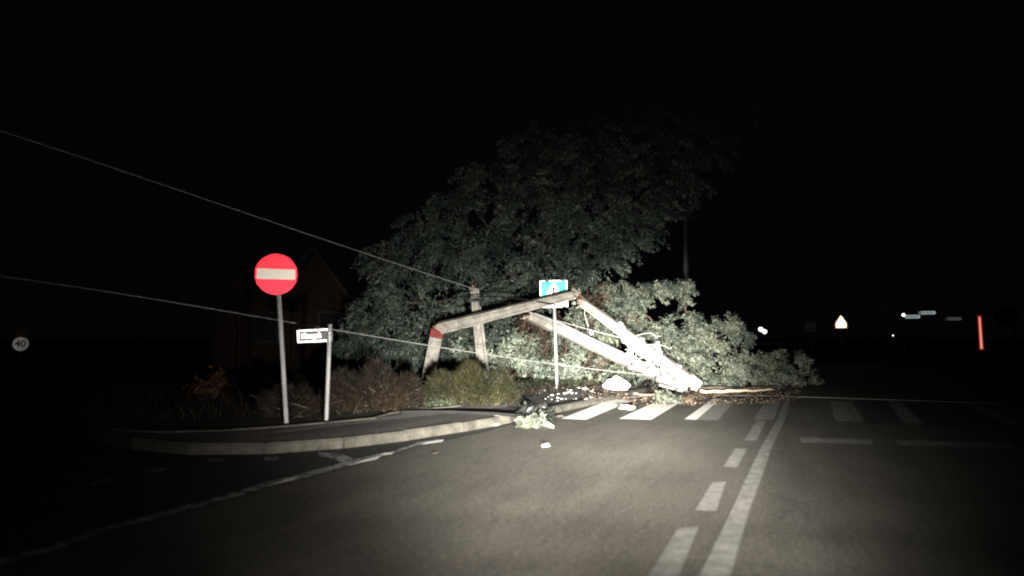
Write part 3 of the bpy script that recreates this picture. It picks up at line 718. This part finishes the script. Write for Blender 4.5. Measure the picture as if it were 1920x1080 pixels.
build('lettering', MB().box(c+u*(20.5*s)+n*.003, u, v, n, 2.8*s, 6*s, .0015), M['grey_sign'], fl)
build('clamp', MB().tube([P(618.2, 622, D), P(618.4, 641, D)], .04, 12), M['steel'], sn)
# pedestrian crossing sign
pbp = G(1044.5, 727, .112); D = pbp.y; s = (D-.06)/F; 
ps = thing('crossing_sign', pbp, 'teal pedestrian crossing sign with white triangle and white plate half hidden by the folded pole', 'road sign')
post(ps, P(1037.8, 530, D), pbp, .034)
c = P(1038, 543, D-.06); u, v, n = frame_at(c, TGT, R(1.2))
pl = build('sign_plate', MB().prism(rrect(25.8*s, 17.5*s, .03), c, u, v, n, -.012, 0), M['white_sheet'], ps)
build('teal_field', MB().prism(rrect(23.4*s, 15.6*s, .02), c, u, v, n, -.002, .002), M['teal_sheet'], pl)
tri = build('white_triangle', MB().prism([(0, 16.4*s), (-16*s, -14*s), (16*s, -14*s)], c, u, v, n, .0, .0035), M['white_sheet'], pl)
fg = MB().prism(circle(1.7*s, 12, -.2*s, 6.2*s), c, u, v, n, .002, .005)
fg.prism([(1.9*s, 4.2*s), (4.4*s, .4*s), (3.4*s, -.4*s), (2.1*s, 1.2*s), (1.8*s, -4*s), (3.6*s, -9*s), (2.4*s, -9.4*s), (0, -4.6*s), (-2.6*s, -9.4*s), (-3.8*s, -9*s), (-1.8*s, -4*s), (-1.9*s, 1*s), (-3.4*s, -.6*s), (-4.2*s, .2*s), (-1.8*s, 4.2*s)], c, u, v, n, .002, .0055)
build('walking_figure', fg, M['black_paint'], tri)
c2 = P(1039, 566, D-.055)
build('lower_plate', MB().prism(rrect(25.6*s, 10.5*s, .012), c2, u, v, n, -.012, 0), M['white_sheet'], ps)
clampset(ps, c, u, v, n, (-.1, .1))
# temporary 40 sign far left
D = 22.0; s = D/F; c = P(38.5, 645, D)
fs_ = thing('speed_limit_sign', (c.x, D, -.02), 'faint round 40 speed limit sign under a dark warning triangle', 'road sign')
u, v, n = frame_at(c)
post(fs_, P(38.5, 612, D+.05), Vector((c.x, D+.05, -.02)), .025)
pl = build('round_plate', MB().prism(circle(14*s, 40), c, u, v, n, -.01, 0), M['grey_sign'], fs_)
M['white_matt'] = sheet('dusty_white', (.92, .90, .87), .45, .40)
rp = build('white_face', MB().prism(circle(12.8*s, 40), c, u, v, n, -.002, .003), M['white_matt'], pl)
tc = bpy.data.curves.new('number', 'FONT'); tc.body = '40'; tc.size = .27; tc.align_x = 'CENTER'; tc.align_y = 'CENTER'; tc.extrude = .002; tc.offset = .006
to = bpy.data.objects.new('tmp', tc); COL.objects.link(to); bpy.context.view_layer.update()
me = bpy.data.meshes.new_from_object(to); bpy.data.objects.remove(to)
mt = Matrix((u, v, n)).transposed().to_4x4(); mt.translation = c+n*.006-Vector(fs_.location); me.transform(mt); me.materials.clear(); me.materials.append(M['black_paint'])
no = bpy.data.objects.new('number', me); COL.objects.link(no); no.parent = rp
ct = P(38.5, 625, D+.01)
tp_ = build('warning_triangle', MB().prism([(0, 13*s), (-15*s, -9*s), (15*s, -9*s)], ct, u, v, n, -.012, -.002), rough_mat('dull_red', (.12, .02, .015), (.16, .03, .02)), fs_)
build('yellow_face', MB().prism([(0, 8*s), (-10*s, -6.5*s), (10*s, -6.5*s)], ct, u, v, n, -.003, .001), rough_mat('dull_yellow', (.12, .09, .05), (.16, .12, .06)), tp_)
# bright warning triangle far right
D = 34.0; s = D/F; c = P(1577, 605, D)
ws = thing('warning_sign', (c.x, D, -.02), 'glaring white triangular warning sign on the far side of the junction', 'road sign')
u, v, n = frame_at(c, Vector((.4, 1, .9)))
post(ws, P(1577, 600, D+.05), Vector((c.x, D+.05, -.02)), .03)
M['backlit'] = emis('lit_sign_face', (1, .86, .62), 1.9)  # face emits in place of headlamp light thrown back by the sign
M['backlit_rim'] = emis('lit_sign_rim', (1, .35, .08), .12)  # orange halo round the sign put in as a faintly emitting rim
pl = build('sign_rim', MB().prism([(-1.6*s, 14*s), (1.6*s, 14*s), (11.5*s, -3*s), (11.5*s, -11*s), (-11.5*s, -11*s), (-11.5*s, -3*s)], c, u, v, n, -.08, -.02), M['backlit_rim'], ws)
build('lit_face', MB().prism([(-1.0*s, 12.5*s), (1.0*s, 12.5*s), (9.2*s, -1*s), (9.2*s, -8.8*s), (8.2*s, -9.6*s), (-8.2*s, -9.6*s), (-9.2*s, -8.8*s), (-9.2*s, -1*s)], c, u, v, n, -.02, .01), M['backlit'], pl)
# dim boards
def board(name, label, x0, y0, x1, y1, D, mat, cat='road sign', both=True):
    s = D/F; c = P((x0+x1)/2, (y0+y1)/2, D); t = thing(name, (c.x, D, -.02), label, cat); u, v, n = frame_at(c)
    for dx in ((-.3, .3) if both else (0,)): post(t, c+u*dx*((x1-x0)*s)-n*.05, Vector((c.x+dx*(x1-x0)*s, D+.05, -.02)), .03)
    build('panel', MB().prism(rrect((x1-x0)/2*s, (y1-y0)/2*s, .04), c, u, v, n, -.015, 0), mat, t); return t
M['board'] = rough_mat('board_back', (.007, .007, .009), (.010, .010, .013), 4, .7)
board('direction_board', 'large faint grey direction board left of the white blade signs', 1654, 564, 1695, 596, 30, M['board'])
board('direction_board', 'large faint grey direction board at the far right behind the red light', 1868, 576, 1908, 610, 30, M['board'])
board('direction_board', 'small faint square board between the fallen tree and the bright triangle', 1510, 603, 1530, 622, 32, M['board'], both=False)
# blade signs
def blade(label, x0, y0, x1, y1, D, mat, side):
    s = D/F; c = P((x0+x1)/2, (y0+y1)/2, D); px_ = x1 if side > 0 else x0
    b = P(px_, y1, D); t = thing('blade_sign', (b.x, D, -.02), label, 'road sign', 'pale blade signs across the junction'); u, v, n = frame_at(c)
    post(t, P(px_, y0-2, D+.04), Vector((b.x, D+.04, -.02)), .02)
    hw, hh = (x1-x0)/2*s, (y1-y0)/2*s
    pl = build('blade', MB().prism([(-hw, -hh), (hw, -hh), (hw+hh*.6, 0), (hw, hh), (-hw, hh)], c, u, v, n, -.01, 0), mat, t)
    tx = MB().box(c+n*.002, u, v, n, hw*.8, hh*.2, .0015)
    build('lettering', tx, M['grey_sign'], pl); return t
M['pale_blade'] = emis('lit_blade', (.72, .90, .88), .34); M['pale_blade_dim'] = emis('lit_blade_dim', (.6, .55, .55), .10)  # unlit plates; emission stands in for reflected headlamp light
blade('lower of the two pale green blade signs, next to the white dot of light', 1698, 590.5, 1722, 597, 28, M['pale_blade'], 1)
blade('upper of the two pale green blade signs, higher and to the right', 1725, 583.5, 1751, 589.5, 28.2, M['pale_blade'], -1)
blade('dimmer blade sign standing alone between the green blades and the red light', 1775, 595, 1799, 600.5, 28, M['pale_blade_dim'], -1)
# small lights
M['lamp_white'] = emis('lamp_glow', (1, .98, .92), 3.0)
def lampdot(name, label, px, py, rpx, D, h_post=True, group=None):
    c = P(px, py, D); s = D/F; t = thing(name, (c.x, D, -.02), label, 'lamp', group)
    mb = MB(); k = [(-1, .01), (-.85, .5), (-.5, .86), (0, 1), (.5, .86), (.85, .5), (1, .01)]
    mb.tube([c+up*(z*rpx*s) for z, r in k], [r*rpx*s for z, r in k], 14)
    build('globe', mb, M['lamp_white'], t, smooth=True)
    post(t, c-up*rpx*s*.9, Vector((c.x, D, -.02)), .05)
lampdot('globe_lamp', 'left and higher of the twin white lights above the fallen crown', 1426.5, 617.5, 4.0, 150)
lampdot('globe_lamp', 'right and lower of the twin white lights above the fallen crown', 1433.5, 621.5, 4.0, 150)
lampdot('globe_lamp', 'bright white dot of light at the left end of the lower blade sign', 1694, 590.5, 3.0, 27)
lampdot('globe_lamp', 'tiny white light low under the faint direction board', 1674.5, 629, 1.2, 60)
# red light tube
D = 20.0; s = D/F; a = P(1836.5, 594, D); b = P(1840.5, 654, D)
rl = thing('red_light_tube', (b.x, D, -.02), 'glowing red upright light tube at the right edge of the junction', 'light')
build('lit_core', MB().tube([a, b], [1.6*s, 2.0*s], 12), emis('red_core', (1, .36, .26), 1.2), rl, smooth=True)
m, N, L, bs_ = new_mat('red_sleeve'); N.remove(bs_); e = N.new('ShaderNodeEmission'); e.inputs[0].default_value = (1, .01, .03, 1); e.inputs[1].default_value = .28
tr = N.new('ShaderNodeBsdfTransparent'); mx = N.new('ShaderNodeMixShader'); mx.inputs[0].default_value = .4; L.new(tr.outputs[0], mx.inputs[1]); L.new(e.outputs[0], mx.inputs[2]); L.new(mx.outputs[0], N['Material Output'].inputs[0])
build('red_sleeve', MB().tube([a+up*.04, b-up*.04], 3.8*s, 14), m, rl, smooth=True)  # added see-through emitting shell that imitates the halo round the core
build('stand', MB().tube([b-up*.04, Vector((b.x, D, -.02))], .025, 8), M['frame'], rl)

# ================================================================== DEBRIS
def lump(c, rx, ry, rz, seed, sub=10, rough=.18, flat=True):
    r = np.random.default_rng(seed); mb = MB(); rings = sub; seg = sub+4; vs = []; ph = r.random(6)*6.28
    for i in range(rings+1):
        th = math.pi*i/rings
        for j in range(seg):
            a = 2*math.pi*j/seg; x, y, z = math.sin(th)*math.cos(a), math.sin(th)*math.sin(a), math.cos(th)
            k = 1+rough*(math.sin(3*x+ph[0])*math.cos(4*y+ph[1])+.6*math.sin(6*z+ph[2]+3*x)+.5*math.sin(9*x+7*y+ph[3])*math.sin(th))
            vs.append(c+Vector((x*rx*k, y*ry*k, max(z*rz*k, -rz*.8))))
    fs = [(i*seg+j, i*seg+(j+1) % seg, (i+1)*seg+(j+1) % seg, (i+1)*seg+j) for i in range(rings) for j in range(seg)]
    return mb.add(vs, fs)
sc_ = G(1156, 740, .0)
sk = thing('white_sack', (sc_.x, sc_.y, 0), 'bright white lumpy sack lying on the kerb behind the zebra crossing', 'sack')
s = sc_.y/F
build('body', lump(Vector((sc_.x+.03, sc_.y+.15, .17+.02)), 25*s, .2, 13*s, 3, 22, .10), M['plastic_white'], sk, smooth=True)
build('neck', lump(Vector((sc_.x+.02, sc_.y+.15, .30)), 12*s, .1, 7*s, 8, 14, .15), M['plastic_white'], sk, smooth=True)
# rubble chips
chips = []
for k in range(5):
    mb = MB(); r = np.random.default_rng(40+k); mb = lump(Vector((0, 0, .5)), 1, .75, .55, 40+k, 5, .35)
    me = bpy.data.meshes.new('rubble_chip'); me.from_pydata(mb.v, [], mb.f); me.materials.append(M['stone']); me.update(); chips.append(me)
def chip(px, py, z, sz, label='small white rubble chip scattered around the foot of the crossing sign', group='rubble chips by the crossing sign', mat=None, sx=1.0, name='rubble_chip'):
    o = bpy.data.objects.new(name, random.choice(chips)); COL.objects.link(o)
    o.location = G(px, py, z-.005); o.scale = (sz*sx, sz, sz*random.uniform(.5, .9)); o.rotation_euler = (0, 0, random.uniform(-.5, .5) if sx > 1.5 else random.uniform(0, 6.28))
    tag(o, label, 'rubble', group)
    if mat:
        o.data = o.data.copy(); o.data.materials.clear(); o.data.materials.append(mat)
    return o
ch = [(1043, 729, .05), (1037, 727, .035), (1021, 733, .028), (1035, 742, .03), (1046, 747, .027), (1059, 739, .045), (1067, 736, .03), (1023, 749, .025), (957, 741, .045), (954, 748, .03), (956, 755, .02), (975, 762, .026), (892, 761, .02),
      (1099, 749, .035), (1116, 752, .045), (1130, 750, .04), (1108, 746, .03), (1097, 731, .06), (1085, 728, .04), (1109, 735, .035), (1006, 738, .02), (1053, 749, .03), (1070, 733, .03)]
for x, y, z in ch: chip(x, y, .112 if y < 757 - max(0, (x-1060))*.2 else .0, z)
for _ in range(34):
    x = random.gauss(1070, 34); y = random.uniform(727, 752)
    if 975 < x < 1135: chip(x, y, .112 if y < 757-max(0, (x-1060))*.22-3 else 0, random.uniform(.008, .024))
for _ in range(14): chip(random.uniform(1130, 1290), random.uniform(743, 752), 0, random.uniform(.008, .02), 'tiny pale splinter of rubble strewn along the top of the crossing', 'rubble along the crossing')
chip(1176, 768, 0, .085, 'flat white stone lying between the first two zebra stripes', None, None, 1.7, 'white_stone')
chip(1023, 838, 0, .045, 'small white and dark stone alone on the open asphalt', None, None, 1.1, 'white_stone')
chip(1025, 834.5, 0, .04, 'dark clod resting against the small white stone', None, M['stone_dark'], 1.0, 'clod')
chip(816, 851, 0, .035, 'small black clod on the asphalt near the road edge line', None, M['stone_dark'], 1.4, 'clod')
chip(1048, 783, 0, .05, 'dark clod at the near corner of the first zebra stripe', None, M['stone_dark'], 1.6, 'clod')
chip(929, 798, 0, .05, 'pale stone lodged against the kerb', None, None, 1.5, 'white_stone')
# leafy debris
def tuft(name, label, px, py, wpx, hpx, mat, n, leaf, dark=False, cat='branch'):
    b = G(px, py); s = b.y/F; t = thing(name, (b.x, b.y, 0), label, cat); C = []; 
    for _ in range(n): C.append([b.x+random.uniform(-1, 1)*wpx/2*s, b.y+random.uniform(-.12, .25), random.uniform(.03, 1)*hpx*s*.8])
    V = spray_leaves(np.array(C), np.full((n, 3), .07), np.full(n, 16), leaf, .1); V[:, 2] = np.maximum(V[:, 2], .008)
    np_mesh('foliage', V, 4, mat, t)
    mb = MB()
    for k in range(4): limb(mb, b+Vector((random.uniform(-.1, .1), .1, .03)), b+Vector((random.uniform(-1, 1)*wpx/2*s, .1, random.uniform(.3, 1)*hpx*s*.7)), .012, .004, .4)
    build('twig', mb, M['bark'], t); return t
tuft('leafy_branch', 'pale green leafy tuft on the second zebra stripe under the pole head', 1254, 757, 42, 22, M['leaf_low2'], 46, .08)
tuft('leafy_branch', 'brown leafy twigs just right of the pale tuft', 1290, 757, 22, 14, M['leaf_dry'], 12, .06)
g = tuft('torn_branch', 'torn leafy branch with pale broken end lying on the road beside the kerb', 999, 803, 44, 17, M['leaf_low2'], 26, .09)
b = G(1000, 797); s = b.y/F
M['leaf_dark'] = leaf_mat('dark_leaf', [(0, (.006, .007, .006)), (1, (.022, .024, .02))])
np_mesh('dark_foliage', spray_leaves(np.array([list(G(x, 790)+up*z) for x, z in ((982, .17), (992, .2), (1002, .21), (1012, .2), (1022, .16), (1028, .11), (1030, .07))]), np.full((7, 3), .07), np.full(7, 34), .09, .2), 4, M['leaf_dark'], g)
build('broken_end', MB().tube([G(1012, 800)+up*.10, G(1024, 801)+up*.05, G(1037, 803)+up*.02], [.035, .04, .02], 7), M['wood'], g)
def log(name, label, pts, r0, r1, mat, z=0):
    P3 = [G(a, b_, z)+up*(r0*.9) for a, b_ in pts]; P4, _ = smooth_line(P3, 12)
    P4 = [p+Vector(rng.normal(size=3))*r0*.25 for p in P4]
    return tag(build(name, MB().tube(P4, [r0+(r1-r0)*i/12 for i in range(13)], 8), mat, loc=P4[0], smooth=True), label, 'branch')
log('snapped_limb', 'long pale snapped limb lying along the near edge of the fallen crown', [(1312, 737), (1360, 738), (1400, 737), (1452, 735)], .05, .02, M['wood'])
log('snapped_limb', 'dark bark limb behind the long pale one', [(1305, 731), (1370, 733), (1440, 731), (1480, 727)], .05, .02, M['bark'])
log('snapped_limb', 'splintered orange-brown wood right of the white sack', [(1183, 741), (1215, 744), (1250, 742)], .03, .012, M['wood'])
log('snapped_limb', 'thin brown stick across the tops of the first two zebra stripes', [(1170, 748), (1200, 745), (1240, 746), (1275, 741)], .022, .01, M['bark'])
log('snapped_limb', 'thick brown limb half hidden under the pole head', [(1175, 733), (1220, 733), (1262, 731)], .05, .03, M['bark'])
# slim bare post far right behind the tree
pp = P(1286, 640, 27); q = thing('bare_post', (pp.x, 27, -.02), 'faint tall bare post in the dark right of the big crown', 'post')
build('shaft', MB().tube([Vector((pp.x, 27, -.02)), P(1286, 540, 27), P(1285, 400, 27)], [.13, .12, .1], 10), M['frame'], q)

# leaf and twig litter round the pole heads and along the crown
n = 2600; px = rng.uniform(1090, 1500, n); py = 727+rng.random(n)**1.8*34-np.clip((px-1300)/200, 0, 1)*6
bs = np.array([list(G(a, b_, .015)) for a, b_ in zip(px, py)]); bs[px < 1175, 2] = .12
n2 = 260; p2 = rng.uniform(900, 1500, n2); q2 = rng.uniform(750, 880, n2); b2 = np.array([list(G(a, b_, .012)) for a, b_ in zip(p2, q2)])
V = spray_leaves(bs, np.full((len(bs), 3), .015), np.full(len(bs), 2), .05, .0, .5); V[:, 2] = bs.repeat(8, 0)[:, 2]+np.abs(V[:, 2]-bs.repeat(8, 0)[:, 2])*.6
tag(np_mesh('leaf_litter', V, 4, M['leaf_dry']), 'brown leaf litter strewn along the top of the crossing', 'leaf litter', kind='stuff')
tw = []
for _ in range(160):
    x = random.uniform(1100, 1480); y = 728+random.random()**1.6*26; p = G(x, y, .02 if x > 1175 else .125); a = random.uniform(0, 3.14); l = random.uniform(.05, .35)
    d = Vector((math.cos(a), math.sin(a)*.7, random.uniform(0, .25)))*l; sd = Vector((0, 0, .008)); w_ = Vector((-d.y, d.x, 0)).normalized()*.005
    tw += [list(p-w_), list(p+w_), list(p+d+w_*.4+sd), list(p+d-w_*.4+sd)]
tag(np_mesh('twig_litter', np.array(tw), 4, M['wood']), 'broken twigs and splinters under the fallen crown', 'twigs', kind='stuff')

for (tgt, ctr, spread, nm) in ((pa, A2, .10, 8), (pb, B1a, .09, 8), (pb, B2a, .10, 8), (pc_, C1, .09, 6), (pa, A1+bv*.1, .10, 7), (pb, B1b, .16, 12)):
    mbk = MB()
    for i in range(nm):
        cc = Vector(ctr)+Vector(rng.normal(size=3))*spread*.6; r_ = random.uniform(.02, .05)
        lump(cc, r_, r_*.8, r_*.8, 300+i, 5, .4); mm = lump(cc, r_, r_*.8, r_*.8, 300+i, 5, .4); mbk.add(mm.v, mm.f)
    tag(build('broken_edge', mbk, M['concrete_core'], tgt), kind='stuff')
for ctr, dd in ((B2a, Vector((-.16, 0, .07))), (B1a, Vector((-.06, 0, .14))), (C1, Vector((.02, 0, .16)))):
    for i in range(3):
        o_ = Vector(rng.normal(size=3))*.05
        rebars([[Vector(ctr)+o_, Vector(ctr)+o_+dd*.7, Vector(ctr)+o_*2+dd*1.3+Vector((.03, 0, random.uniform(-.1, .03)))]], pb if ctr is not C1 else pc_)
